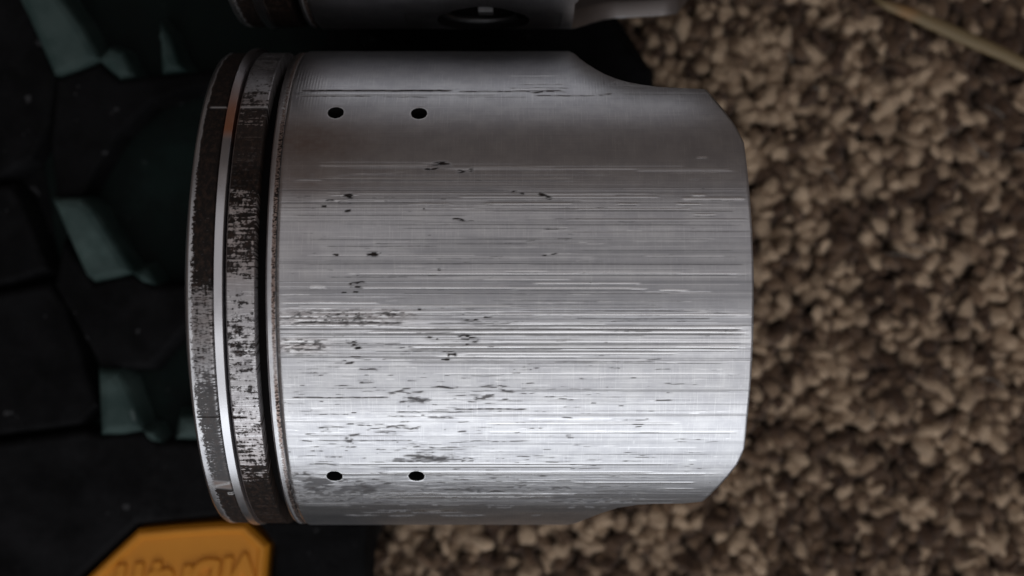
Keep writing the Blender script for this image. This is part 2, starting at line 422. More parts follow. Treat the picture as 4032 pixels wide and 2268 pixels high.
    fl['dark'] = np.maximum(fl['dark'], sstep(.56, .66, g) * .7 * np.clip(z1, 0, 1) * front)
    fl['lite'] = np.maximum(fl['lite'], sstep(.44, .34, g) * .8 * np.clip(z1, 0, 1) * front)
    fl['tint'] = np.maximum(fl['tint'], np.clip(z1, 0, 1) * .35 * front)
    fl['h'] += (g - .5) * 3.0 * np.clip(z1, 0, 1) * front
    # brown varnish below the upper vent hole and near the ring land, plus a painted warm reflection
    v = np.exp(-((PX - 1230) / 260) ** 2 - ((PY - 560) / 90) ** 2) * .62 + np.exp(-((PX - 1250) / 300) ** 2 - ((PY - 715) / 60) ** 2) * .35
    v += 0.15 * sstep(430, 520, PY) * sstep(800, 700, PY)  # warm reflection across the whole skirt, painted as tint
    v = v * (.7 + .6 * (fbm(PX / 30, PY / 14, 51) - .3)) + .15 * np.exp(-((PX - 1180) / 120) ** 2) * sstep(1500, 600, PY)
    fl['tint'] = np.maximum(fl['tint'], np.clip(v, 0, 1) * front)
    fl['tool'] = np.where(front, np.clip(sstep(520, 300, PY) + sstep(1960, 2030, PY) * 1.6, 0.05, 2) * (.5 + vnoise(PX / 300, PY / 70, 61)), 0.6)
    for (hx, hp, hr) in HOLES:       # rim highlight painted as a bright ring round each hole
        d = np.hypot(X - hx, (P - hp) * RB)
        rimm = np.exp(-((d - hr - .00007) / .00009) ** 2)
        fl['lite'] = np.maximum(fl['lite'], rimm * .9); fl['dark'] *= 1 - rimm; fl['h'] -= np.exp(-((d - hr) / .00015) ** 2) * 2
    for k in ('dark', 'lite'): fl[k] = np.clip(fl[k], 0, 1)
    return fl

def build_piston():
    root = empty('piston', (0, 0, 0), 'scored aluminium piston lying on its side with vent holes, in the middle', 'piston', 'engine pistons laid side by side')
    # skirt ------------------------------------------------------------
    NC = 290
    X, P, Rr = shell(const(XS0), xend, NC, lambda X, P, t: np.full_like(X, RB))
    fl = skirt_fields(X, P)
    Rr = RB + fl['h'] * 0.000017
    edge = (xend(PH)[:, None] - X)
    Rr = Rr - np.clip(1 - edge / 0.00025, 0, 1) * 0.00014
    Rr = Rr - np.clip(1 - (X - XS0) / 0.0003, 0, 1) * 0.00018
    at = {k: fl[k] for k in ('dark', 'lite', 'tint', 'gray', 'tool')}
    pins = [(XPIN, math.pi / 2, RPIN), (XPIN, -math.pi / 2, RPIN)]
    me = shell_mesh('skirt', X, P, Rr, at, HOLES + pins, yclip=0.03565)
    skirt = link('skirt', me, M_metal, root)
    # inner wall and rim
    t = np.array([0, .1, .25, .4, .55, .7, .85, .97, 1.0, 1.0])[None, :]
    xe = xend(PH)[:, None]
    Xi = XS0 + 0.004 + (xe - XS0 - 0.004) * t
    Pi = np.repeat(PH[:, None], t.shape[1], 1)
    Ri = np.full_like(Xi, 0.0332); Ri[:, -1] = RB - 0.00014
    z = {k: np.zeros_like(Xi) for k in at}; 
    me = shell_mesh('inner_wall', Xi, Pi, Ri, z, [(XPIN, math.pi / 2, RPIN), (XPIN, -math.pi / 2, RPIN)], flip=True)
    link('inner_wall', me, M_inner, root)
    # crown underside disc + groove core --------------------------------
    def lathe(name, prof, mat, seg=360, parent=root):
        prof = np.array(prof); a = np.linspace(0, 2 * math.pi, seg, endpoint=False)
        V = np.stack([np.repeat(prof[:, 0][None], seg, 0), prof[:, 1][None] * np.sin(a)[:, None], prof[:, 1][None] * np.cos(a)[:, None]], -1).reshape(-1, 3)
        n = len(prof); i = np.arange(seg)[:, None]; j = np.arange(n - 1)[None]
        q = np.stack([i * n + j, i * n + j + 1, ((i + 1) % seg) * n + j + 1, ((i + 1) % seg) * n + j], -1).reshape(-1, 4)
        return link(name, mesh_np(name, V, q, True), mat, parent)
    lathe('ring_groove', [(-0.0420, 0.0334), (-0.0300, 0.0334), (-0.0266, 0.0334), (-0.0264, 0.0330), (-0.0264, 0.0001)], M_groove)
    # lands --------------------------------------------------------------
    def land(name, xa, xb, rad, fieldf, ncol, cham=0.00018, dome=False):
        X, P, _ = shell(const(xa), const(xb), ncol, lambda X, P, t: X)
        fl = fieldf(X, P)
        e = np.minimum(X - xa, xb - X)
        Rr = rad - np.clip(1 - e / cham, 0, 1) * cham * .8 + fl['h'] * 0.000006
        # side walls down into the grooves
        def ext(A, l, r): return np.concatenate([l, A, r], 1)
        wall = 0.0325
        X2 = ext(X, X[:, :1], X[:, -1:]); P2 = ext(P, P[:, :1], P[:, -1:])
        R2 = ext(Rr, np.full_like(X[:, :1], wall), np.full_like(X[:, :1], wall))
        if dome:
            ds = [(0.0, .0008), (0.0, .008), (0, .016), (0.0004, .024), (0.0016, .030), (0.0026, .0335)]
            X2 = X2[:, 1:]; P2 = P2[:, 1:]; R2 = R2[:, 1:]
            for dx, r in ds[::-1]:
                X2 = np.concatenate([np.full_like(X[:, :1], xa - 0.0030 + dx), X2], 1); P2 = np.concatenate([P[:, :1], P2], 1)
                R2 = np.concatenate([np.full_like(X[:, :1], r), R2], 1)
        at = {}
        for k in ('dark', 'lite', 'tint', 'gray', 'tool'):
            nl = X2.shape[1] - X.shape[1] - 1
            at[k] = ext(fl[k], np.repeat(fl[k][:, :1], nl, 1), fl[k][:, -1:])
            if k == 'dark': at[k][:, -1] = 1; at[k][:, 0] = 1
        return link(name, shell_mesh(name, X2, P2, R2, at), M_metal, root)
    def tab(PY, pts): return np.interp(PY, [p[0] for p in pts], [p[1] for p in pts])
    def f_top(X, P):
        fl = new_fields(X); PX, PY = px_of(X, P)
        u = (X - X.min()) / (X.max() - X.min())
        n = fbm(X * 4200, P * 160, 3, 4); n2 = fbm(X * 2300, P * 260, 5, 4); n3 = fbm(X * 600, P * 26, 8, 3); n4 = .5 * fbm(X * 420, P * 190, 15, 4) + .5 * fbm(X * 3600, P * 30, 18, 3)
        edge = 0.19 + 0.10 * (n3 - .5) + 0.30 * (n - .5) * sstep(500, 900, PY) + .10 * sstep(1500, 1900, PY)
        cov = sstep(edge - .05, edge + .05, u)
        bare = tab(PY, [(200, .0), (700, .05), (1080, .12), (1170, .42), (1400, .46), (1500, .3), (1560, .12), (1900, .10), (2000, .1)])
        patch = sstep(1 - bare * 1.0 - .06, 1 - bare * 1.0 + .22, n2 * .5 + n4 * .5 + .22)
        rim = sstep(.80, .97, u) * sstep(.52, .6, n2) * sstep(1150, 1300, PY) * sstep(1900, 1700, PY)
        fl['dark'] = np.clip(cov * (1 - tab(PY, [(1100, .8), (1160, .55), (1430, .55), (1520, .8)]) * patch) * (1 - .7 * rim) * .93, 0, 1)
        fl['dark'] = np.where((PY > 1430) & (PY < 1930), fl['dark'] * .80, fl['dark'])
        sp = sstep(.66, .74, n2) * sstep(.75, .3, u) * sstep(1450, 1650, PY) * sstep(1950, 1880, PY)
        fl['dark'] *= 1 - sp * .9
        fl['tint'] = np.clip(.75 * cov * (.4 + n3 * .7), 0, 1) * tab(PY, [(200, .6), (900, .8), (1300, .8), (1500, .1), (1850, .1), (2100, .3)])
        fl['gray'] = np.clip((1 - cov) * .45 * sstep(1500, 600, PY), 0, 1)
        # a tan streak and a scratch low down
        b = np.exp(-((PY - 1915 - 10 * (u - .5)) / 15) ** 4) * sstep(.2, .4, u)
        fl['tint'] = np.maximum(fl['tint'], b * .9); fl['dark'] *= 1 - b * .75
        s1 = np.exp(-((PY - 1928 + 20 * u) / 4) ** 2); fl['lite'] = np.maximum(fl['lite'], s1 * .8); fl['dark'] *= 1 - s1
        s2 = np.exp(-((PY - 1950) / 5) ** 4) * sstep(.72, .78, u); fl['lite'] = np.maximum(fl['lite'], s2); fl['dark'] *= 1 - s2
        s3 = np.exp(-((PY - 1647) / 4) ** 4) * sstep(.1, .2, u); fl['dark'] = np.maximum(fl['dark'], s3 * .95)
        s4 = np.exp(-((PY - 417) / 4) ** 2) * sstep(.25, .4, u) * .6; fl['lite'] = np.maximum(fl['lite'], s4); fl['dark'] *= 1 - s4
        fl['h'] = fl['dark'] * 2 * n
        return fl
    def f_mid(X, P):
        fl = new_fields(X); PX, PY = px_of(X, P)
        u = (X - X.min()) / (X.max() - X.min())
        n = fbm(X * 1100, P * 240, 13, 4); nh = .7 * fbm(X * 430, P * 170, 14, 5) + .3 * fbm(X * 900, P * 24, 24, 3); nv = fbm(X * 3500, P * 60, 16, 3)
        cov = tab(PY, [(180, .35), (230, .28), (300, .15), (350, .3), (430, .85), (560, .94), (680, 1.0), (740, .9), (820, .72), (1000, .60), (1080, .62), (1110, .15), (1230, .30), (1300, .42), (1500, .30), (1750, .32), (1830, .5), (1880, .85), (1930, .97), (2060, .97)])
        th = 1 - cov
        m = sstep(th - .22, th + .22, (nh - .5) * 2.3 + .5 + (nv - .5) * .9 + (fbm(X * 5000, P * 420, 27, 2) - .5) * .7)
        m = np.where(cov > .9, np.maximum(m, .85), m)
        blot = sstep(.5, .62, fbm(X * 700 + 3, P * 90, 23, 4)) * np.exp(-((PY - 1355) / 95) ** 4) * sstep(.1, .25, u) * sstep(.95, .8, u)
        fl['dark'] = np.clip(m * .86 * sstep(0, .05, u) + blot * .75, 0, .95)
        fl['tint'] = tab(PY, [(180, .1), (330, .15), (400, .5), (560, .95), (700, .5), (900, .6), (1050, .5), (1150, .1), (1600, .12), (1850, .45), (1950, .8), (2060, .95)]) * (.7 + .7 * (n - .3)) + .12
        fl['dark'] *= tab(PY, [(180, 1), (420, 1), (500, .97), (620, 1), (680, 1.1), (760, 1.1), (1050, 1), (1500, .9), (1830, 1.0), (1900, 1.12), (2060, 1.1)])
        fl['dark'] = np.clip(fl['dark'], 0, 1)
        s = np.exp(-((PY - 416) / 5) ** 2) * .6; fl['lite'] = np.maximum(fl['lite'], s); fl['dark'] *= 1 - s
        s3 = np.exp(-((PY - 1648) / 4) ** 4) * sstep(.6, .45, u); fl['dark'] = np.maximum(fl['dark'], s3 * .95)
        fl['lite'] = np.maximum(fl['lite'], sstep(.64, .72, fbm(X * 300, P * 900, 29, 3)) * .6 * (1 - fl['dark']) * sstep(1000, 1200, PY))
        fl['gray'] = np.clip(.35 + .5 * (nv - .4), 0, 1)
        fl['h'] = (nh - .5) * 3
        fl['tool'] = np.full_like(X, .3)
        return fl
    def f_low(X, P):
        fl = new_fields(X); PX, PY = px_of(X, P)
        u = (X - X.min()) / (X.max() - X.min())
        n = fbm(X * 1800, P * 120, 43, 4); n2 = fbm(X * 2600, P * 330, 47, 3)
        band = np.exp(-((u - .70 + .16 * (n - .5)) / .17) ** 4)
        amt = tab(PY, [(200, .55), (330, .5), (420, .35), (500, 1), (1000, .95), (1300, .6), (1450, .35), (1600, .9), (1720, .85), (1800, .55), (1900, .6), (2060, .7)])
        fl['tint'] = np.clip(band * amt * 1.5 + .35 * sstep(1200, 500, PY), 0, 1)
        fl['dark'] = np.clip(band * sstep(.43, .58, n2) * amt + .55 * sstep(1800, 1980, PY) * (u > .35) + .9 * np.exp(-((u - .9) / .07) ** 2) * sstep(.4, .5, n) * amt, 0, .95)
        fl['lite'] = sstep(.55, .63, n2) * (np.exp(-((PY - 400) / 90) ** 4) + .7 * np.exp(-((PY - 1800) / 120) ** 4)) * np.exp(-((u - .6) / .22) ** 4)
        fl['dark'] *= 1 - fl['lite']
        fl['gray'] = np.clip(.55 * sstep(.45, .25, u) * sstep(1700, 700, PY), 0, 1)
        fl['h'] = (n2 - .5) * 5 * band
        return fl
    land('top_land', -0.0423, -0.03872, 0.03572, f_top, 44, 0.00028, dome=True)
    land('middle_land', -0.03715, -0.03330, 0.03575, f_mid, 44)
    land('lower_land', -0.03195, -0.0305, 0.03582, f_low, 26, 0.00022)
    # ring: C-shaped spring steel ring standing a little proud ------------
    a = np.radians(np.arange(-168, 168.01, 0.8))
    prof = [(-0.03862, .0341), (-0.03862, .03612), (-0.03855, .03620), (-0.03752, .03620), (-0.03745, .03612), (-0.03745, .0341)]
    n = len(prof); pr = np.array(prof)
    wob = 0.0001 * np.sin(a)[:, None]
    Rv = pr[:, 1][None] + 0 * wob
    V = np.stack([pr[:, 0][None] + 0 * wob, Rv * np.sin(a)[:, None] + 0.00022, Rv * np.cos(a)[:, None]], -1).reshape(-1, 3)
    i = np.arange(len(a) - 1)[:, None]; j = np.arange(n)[None]; j2 = (j + 1) % n
    q = np.stack([i * n + j, i * n + j2, (i + 1) * n + j2, (i + 1) * n + j], -1).reshape(-1, 4)
    caps = [[0, 1, 2, 3], [0, 3, 4, 5]]; L0 = (len(a) - 1) * n
    caps += [[L0 + 3, L0 + 2, L0 + 1, L0], [L0 + 5, L0 + 4, L0 + 3, L0]]
    q = np.concatenate([q, caps])
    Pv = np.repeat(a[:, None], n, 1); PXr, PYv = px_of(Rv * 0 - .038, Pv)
    ti = np.interp(PYv, [300, 380, 440, 520, 545, 560], [.15, .45, .9, 1.0, .5, .05]); ti = np.where(np.abs(Pv) < 1.4, ti, 0)  # orange reflection on the ring, painted in as coppery tint
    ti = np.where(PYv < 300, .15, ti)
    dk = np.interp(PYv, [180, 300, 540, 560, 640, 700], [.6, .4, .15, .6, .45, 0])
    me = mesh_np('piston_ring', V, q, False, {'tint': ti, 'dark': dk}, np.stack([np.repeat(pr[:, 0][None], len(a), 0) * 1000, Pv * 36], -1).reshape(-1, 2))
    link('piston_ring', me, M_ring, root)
    # vent holes: bored walls ------------------------------------------------
    for (hx, hp, hr) in HOLES:
        s = 40; b = np.linspace(0, 2 * math.pi, s, endpoint=False)
        V = []
        for (rr, rad) in [(RB + 0.00001, hr * 1.01), (RB - 0.00025, hr * .93), (0.0331, hr * .93)]:
            ph = hp + np.sin(b) * rad / RB
            V.append(np.stack([hx + np.cos(b) * rad, rr * np.sin(ph), rr * np.cos(ph)], -1))
        V = np.concatenate(V); i = np.arange(s); i2 = (i + 1) % s
        q = np.concatenate([np.stack([k * s + i, k * s + i2, (k + 1) * s + i2, (k + 1) * s + i], -1) for k in range(2)])
        link('vent_hole', mesh_np('vent_hole', V, q, True), M_groove, root)
    # pin bores and circlips ---------------------------------------------------
    for sg in (1, -1):
        s = 72; b = np.linspace(0, 2 * math.pi, s, endpoint=False)
        V = []
        for (yy, rad) in [(0.0349, RPIN + .0002), (0.0345, RPIN - .0002), (0.0335, RPIN - .0002), (0.0334, RPIN - .0007), (0.020, RPIN - .0007)]:
            y2 = np.full(s, yy)
            if yy > 0.0348: y2 = np.minimum(np.sqrt(RB ** 2 - (np.sin(b) * rad) ** 2), 0.0356)
            V.append(np.stack([XPIN + np.cos(b) * rad, sg * y2, np.sin(b) * rad], -1))
        nn = len(V); V = np.concatenate(V); i = np.arange(s); i2 = (i + 1) % s
        q = np.concatenate([np.stack([k * s + i, k * s + i2, (k + 1) * s + i2, (k + 1) * s + i], -1) for k in range(nn - 1)])
        link('pin_bore', mesh_np('pin_bore', V, q, True), M_groove, root)
        c = np.radians(np.linspace(20, 335, 60)); m = 8; d = np.linspace(0, 2 * math.pi, m, endpoint=False)
        rr = (RPIN - .0009) + 0.0006 * np.cos(d)[None]
        V = np.stack([XPIN + rr * np.cos(c)[:, None], sg * (0.0342 + 0.0006 * np.sin(d)[None] + 0 * rr + 0 * c[:, None]), rr * np.sin(c)[:, None]], -1).reshape(-1, 3)
        i = np.arange(59)[:, None]; j = np.arange(m)[None]; j2 = (j + 1) % m
        q = np.stack([i * m + j, i * m + j2, (i + 1) * m + j2, (i + 1) * m + j], -1).reshape(-1, 4)
        link('circlip', mesh_np('circlip', V, q, True), M_clip, root)
        # added bright block, stands in for light reflected off the bore wall
        bxv = [(XPIN + a * .0011 + .0004, sg * (.0343 + b * .0006), c * .0011 + .0012) for a in (-1, 1) for b in (-1, 1) for c in (-1, 1)]
        bq = [(0, 1, 3, 2), (4, 6, 7, 5), (0, 4, 5, 1), (2, 3, 7, 6), (0, 2, 6, 4), (1, 5, 7, 3)]
        link('bore_glint', mesh_np('bore_glint', bxv, bq, False), M_glint, root)
    return root

piston = build_piston()
p2 = piston.copy(); COL.objects.link(p2)
p2.location = (0.0005, 0.0765, 0.0); p2.rotation_euler = (R_(-3), 0, 0)
p2['label'] = 'dark shadowed piston cut off by the top edge of the picture'
for ch in list(piston.children):
    c = ch.copy(); COL.objects.link(c); c.parent = p2

# ------------------------------------------------------------------ boot sole
def rubber(name, c1, c2, rough, speck=0.5, dust=(0.16, 0.16, 0.165)):
    k = NT(name); o = k.obj()
    n = k.noise(o, 120, 5, 0.65); n2 = k.noise(o, 900, 3, 0.6); n3 = k.noise(o, 420, 2, 0.5); n4 = k.noise(o, 45, 3, .6)
    c = k.mix(k.ramp(n, 0.3, 0.7), c1, c2)
    nb = k.noise(o, 38, 4, .65); c = k.mix(k.math('MULTIPLY', k.ramp(nb, .5, .72), .8), c, tuple(v * 1.9 for v in c2))
    c = k.mix(k.math('MULTIPLY', k.ramp(n4, .5, .75), k.math('MULTIPLY', k.ramp(n2, .4, .65), .22 * speck)), c, dust)
    c = k.mix(k.math('MULTIPLY', k.ramp(n3, 0.70, 0.76), speck), c, dust)
    k.inp(k.b.inputs['Base Color'], c)
    k.inp(k.b.inputs['Roughness'], k.math('ADD', rough - .1, k.math('MULTIPLY', n, 0.3)))
    k.b.inputs['Specular IOR Level'].default_value = 0.12
    h = k.math('ADD', k.math('MULTIPLY', n2, 0.5), n)
    k.bump(h, 0.5, 0.0004)
    return k.m
M_black = rubber('black_rubber', (0.001, 0.001, 0.0013), (0.007, 0.007, 0.0078), 0.8, 0.8, (0.05, 0.05, 0.053))
M_green_shade = rubber('green_rubber_shade', (0.0015, 0.0042, 0.0038), (0.0035, 0.0085, 0.0075), 0.65, 0.3, (0.05, 0.06, 0.06))  # same green rubber as the lugs, with floor shade put into its colour
M_green_lit = rubber('green_rubber_lit', (0.026, 0.047, 0.044), (0.056, 0.082, 0.077), 0.52, 0.5, (0.14, 0.17, 0.165))  # window light on the lug tops put into the paler colour
def orange():
    k = NT('orange_rubber'); o = k.obj(); n = k.noise(o, 160, 4)
    k.inp(k.b.inputs['Base Color'], k.mix(n, (0.62, 0.225, 0.006), (0.72, 0.28, 0.012)))
    k.b.inputs['Roughness'].default_value = 0.6
    k.bump(k.noise(o, 2200, 3), 0.25, 0.0002)
    return k.m
M_orange = orange()

def prism(name, pts_top, z_top, z_bot, mat, parent, flare=0.0012, bevel=0.0007, slope=None, smooth=True):
    """extruded polygon with flared sides and rounded top edge; pts as world xy"""
    P0 = [Vector((x, y)) for x, y in pts_top]
    ar = sum(a.x * b.y - b.x * a.y for a, b in zip(P0, P0[1:] + P0[:1]))
    if ar < 0: P0 = P0[::-1]
    n = len(P0)
    def off(d):
        out = []
        for i in range(n):
            a, b, c = P0[i - 1], P0[i], P0[(i + 1) % n]
            e1 = (b - a).normalized(); e2 = (c - b).normalized()
            n1 = Vector((e1.y, -e1.x)); n2 = Vector((e2.y, -e2.x))
            m = (n1 + n2)
            m = m / max(m.dot(m) * .5, 0.35)
            out.append(b + m * d)
        return out
    zf = (lambda p: z_top) if slope is None else slope
    rings = []
    prof = [(flare, None), (bevel * .15, -bevel), (-bevel * .25, -bevel * .35), (-bevel, 0)]
    V = []
    for d, dz in prof:
        for p in off(d):
            V.append((p.x, p.y, z_bot if dz is None else zf(p) + dz))
    faces = []
    for k in range(len(prof) - 1):
        for i in range(n):
            j = (i + 1) % n
            faces.append((k * n + i, k * n + j, (k + 1) * n + j, (k + 1) * n + i))
    faces.append(tuple(range((len(prof) - 1) * n, len(prof) * n)))
    faces.append(tuple(range(n - 1, -1, -1)))
    me = bpy.data.meshes.new(name); me.from_pydata(V, [], faces); me.update()
    return link(name, me, mat, parent)

ZT, ZF, ZB = -0.0368, -0.0425, -0.0640       # lug top, tread floor, underside
sole = empty('boot_sole', (-0.06, 0, ZB), 'black and dark green lugged boot sole under the crown ends of the pistons', 'shoe sole')
sole_t = (0.06, 0, -ZB)
def S_(o): o.location = sole_t; return o
outl = [(-0.17, -0.13), (-0.034, -0.13), (-0.0285, -0.075), (-0.0272, -0.050), (-0.024, -0.040), (-0.008, -0.028), (0.008, -0.012), (0.014, 0.006), (0.0225, 0.016), (0.0275, 0.029), (0.025, 0.041), (0.018, 0.052), (0.009, 0.064), (0.010, 0.085), (0.0, 0.15), (-0.17, 0.15)]  # bulge between the pistons added, its black stands in for carpet shadow
S_(prism('outsole', outl, ZF - 0.0012, ZB, M_black, sole, 0.001, 0.001))
def pp(pts, z=ZT): return [wp(x, y, z)[:2] for x, y in pts]
gfloor = [(60, -250), (1500, -300), (1500, 1900), (380, 1900), (330, 1700), (180, 700)]
S_(prism('tread_pad', pp(gfloor, ZF), ZF, ZF - 0.0015, M_green_shade, sole, 0.0004, 0.0003))
lugs = [
    [(-500, -400), (70, -400), (90, -60), (125, 70), (215, 300), (190, 480), (120, 620), (0, 690), (-500, 700)],
    [(225, 312), (392, 252), (470, 318), (800, 282), (1300, 250), (1300, 330), (760, 345), (600, 400), (470, 520), (380, 660), (320, 780), (228, 780), (200, 560)],
    [(-500, 730), (30, 735), (70, 780), (185, 1060), (30, 1110), (-500, 1180)],
    [(250, 960), (345, 1085), (372, 1118), (525, 1082), (600, 1128), (1300, 1115), (1300, 1150), (900, 1190), (720, 1300), (590, 1440), (400, 1450), (330, 1320), (215, 1120)],
    [(-500, 1220), (30, 1150), (190, 1120), (250, 1200), (320, 1420), (375, 1600), (310, 1668), (30, 1705), (-500, 1760)],
    [(-500, 1800), (30, 1745), (330, 1700), (400, 1718), (560, 1706), (620, 1748), (1300, 1752), (1300, 2010), (1000, 2020), (850, 2030), (530, 2062), (330, 2245), (160, 2420), (-500, 2420)],
    [(1300, 1500), (1900, 1400), (2150, 1150), (2440, 700), (2570, 440), (2560, 270), (2420, 120), (2200, -200), (1300, -200), (1300, 700)],  # right end added to blacken the shaded hollow between the pistons
    [(1010, 2044), (1300, 2050), (1440, 2056), (1432, 2300), (1425, 3000), (1075, 3000), (1085, 2150)],
]
for lg in lugs:
    S_(prism('lug', pp(lg), ZT - (0.0006 if lg[0][0] < 0 else 0.0), ZF - 0.0013, M_black, sole, 0.0013, 0.0008))
# green lugs tilted to the window side, its light painted in as paler colour
def tilt(y0, s, sx=0.0, x0=0.0, z0=ZT + 0.0004): return lambda p: z0 + s * (p.y - y0) + sx * (p.x - x0)
greens = [
    ([(50, -260), (170, -260), (255, 0), (330, 110), (392, 232), (330, 262), (240, 296), (214, 288), (125, 60), (60, -80)], 0.22),
    ([(396, 232), (440, 196), (485, 212), (520, 292), (472, 306), (425, 262)], 0.30),
    ([(640, 90), (665, 140), (700, 245), (728, 276), (640, 284)], 0.25),
    ([(228, 790), (330, 790), (375, 825), (522, 1072), (450, 1092), (370, 1108), (342, 1082)], 0.20),
    ([(526, 1074), (575, 1062), (606, 1116), (560, 1112)], 0.25),
    ([(400, 1460), (470, 1464), (492, 1500), (560, 1690), (480, 1705), (400, 1706)], 0.16),
    ([(562, 1692), (605, 1698), (625, 1736), (592, 1732)], 0.2),
    ([(712, 1640), (800, 1640), (800, 1724), (695, 1722)], 0.12),
]
for g, s in greens:
    pts = pp(g); y0 = min(p[1] for p in pts)
    S_(prism('green_lug', pts, ZT, ZF - 0.001, M_green_lit, sole, 0.0016, 0.0013, slope=tilt(y0, s)))
# orange badge with raised rim and raised lettering
ZBD = ZT - 0.0016
bo = [(352, 2268), (545, 2087), (700, 2073), (850, 2062), (968, 2062), (1056, 2147), (1040, 2330), (1030, 2460), (930, 2560), (420, 2580), (330, 2480), (300, 2320)]
badge_pts = pp(bo, ZBD)
badge = S_(prism('badge', badge_pts, ZBD, ZF - 0.001, M_orange, sole, 0.0003, 0.0006))
# rim strip
def rim(pts, wd, z0, z1):
    P0 = [Vector(p) for p in pts]
    if sum(a.x * b.y - b.x * a.y for a, b in zip(P0, P0[1:] + P0[:1])) < 0: P0 = P0[::-1]
    n = len(P0)
    def off(d):
        out = []
        for i in range(n):
            a, b, c = P0[i - 1], P0[i], P0[(i + 1) % n]
            e1 = (b - a).normalized(); e2 = (c - b).normalized()
            m = Vector((e1.y, -e1.x)) + Vector((e2.y, -e2.x)); m = m / (m.dot(m) * .5)
            out.append(b + m * d)
        return out
    V = []; prof = [(-0.0003, z0), (-0.0006, z1), (-0.0006 - wd * .6, z1), (-0.0006 - wd, z0)]
    for d, z in prof:
        V += [(p.x, p.y, z) for p in off(d)]
    f = [(k * n + i, k * n + (i + 1) % n, (k + 1) * n + (i + 1) % n, (k + 1) * n + i) for k in range(3) for i in range(n)]
    me = bpy.data.meshes.new('badge_rim'); me.from_pydata(V, [], f); me.update()
    return me
br = link('badge_rim', rim(badge_pts, 0.0013, ZBD - .0002, ZBD + 0.00055), M_orange, badge)
def letter(ch, px, py, size, rot, sx=1.0):
    cu = bpy.data.curves.new('letter', 'FONT'); cu.body = ch; cu.size = size; cu.align_x = 'CENTER'; cu.align_y = 'BOTTOM_BASELINE'
    cu.extrude = 0.0004; cu.bevel_depth = 0.00022; cu.bevel_resolution = 2; cu.offset = 0.0001
    cu.shear = 0.25
    tmp = bpy.data.objects.new('tmp', cu); COL.objects.link(tmp)
    bpy.context.view_layer.update()
    me = bpy.data.meshes.new_from_object(tmp.evaluated_get(bpy.context.evaluated_depsgraph_get()))
    bpy.data.objects.remove(tmp)
    o = link('letter', me, M_orange, badge)
    x, y, z = wp(px, py, ZBD)
    o.location = (x, y, ZBD + 0.0001 + {'a': .00011, 'b': .00007, 'v': .00005}.get(ch, 0)); o.rotation_euler = (0, 0, rot); o.scale = (sx, 1, 1)
rt = math.pi + R_(5)
for ch, px, py, s in [('m', 552, 2222, 1.0), ('a', 640, 2246, .95), ('r', 722, 2232, 1.0), ('b', 818, 2208, 1.0), ('i', 903, 2198, 1.0), ('v', 968, 2186, 1.0)]:
    letter(ch, px, py, 0.0115, rt, s)

# ------------------------------------------------------------------ carpet
def carpet_mat():
    k = NT('carpet_yarn'); o = k.obj(); t = k.attr('tone'); hgt = k.attr('fib')
    n = k.noise(o, 500, 4, .7)
    c = k.mix(k.ramp(t, 0.0, 0.5), (0.085, 0.047, 0.029), (0.25, 0.16, 0.10))
    c = k.mix(k.ramp(t, 0.5, 1.0), c, (0.68, 0.50, 0.34))
    c = k.mix(k.math('MULTIPLY', n, .25), c, (0.13, 0.095, 0.07))
    k.inp(k.b.inputs['Base Color'], c); k.b.inputs['Roughness'].default_value = 0.95
    k.b.inputs['Specular IOR Level'].default_value = 0.1
    k.b.inputs['Sheen Weight'].default_value = 0.15
    k.bump(k.noise(o, 2600, 4, .7), 0.8, 0.0005)
    return k.m
M_carpet = carpet_mat()
def backing_mat():
    k = NT('carpet_backing'); o = k.obj(); v = k.new('ShaderNodeTexVoronoi'); v.inputs['Scale'].default_value = 330
    k.lk(o, v.inputs['Vector'])
    k.inp(k.b.inputs['Base Color'], k.mix(k.ramp(v.outputs['Distance'], 0.1, 0.6), (0.16, 0.12, 0.09), (0.04, 0.028, 0.02)))
    k.b.inputs['Roughness'].default_value = 1
    return k.m
ZC = -0.0665
me = bpy.data.meshes.new('carpet'); s = 0.6
me.from_pydata([(-s, -s, ZC), (s, -s, ZC), (s, s, ZC), (-s, s, ZC)], [], [(0, 1, 2, 3)])
cb = link('carpet', me, backing_mat()); cb['kind'] = 'structure'

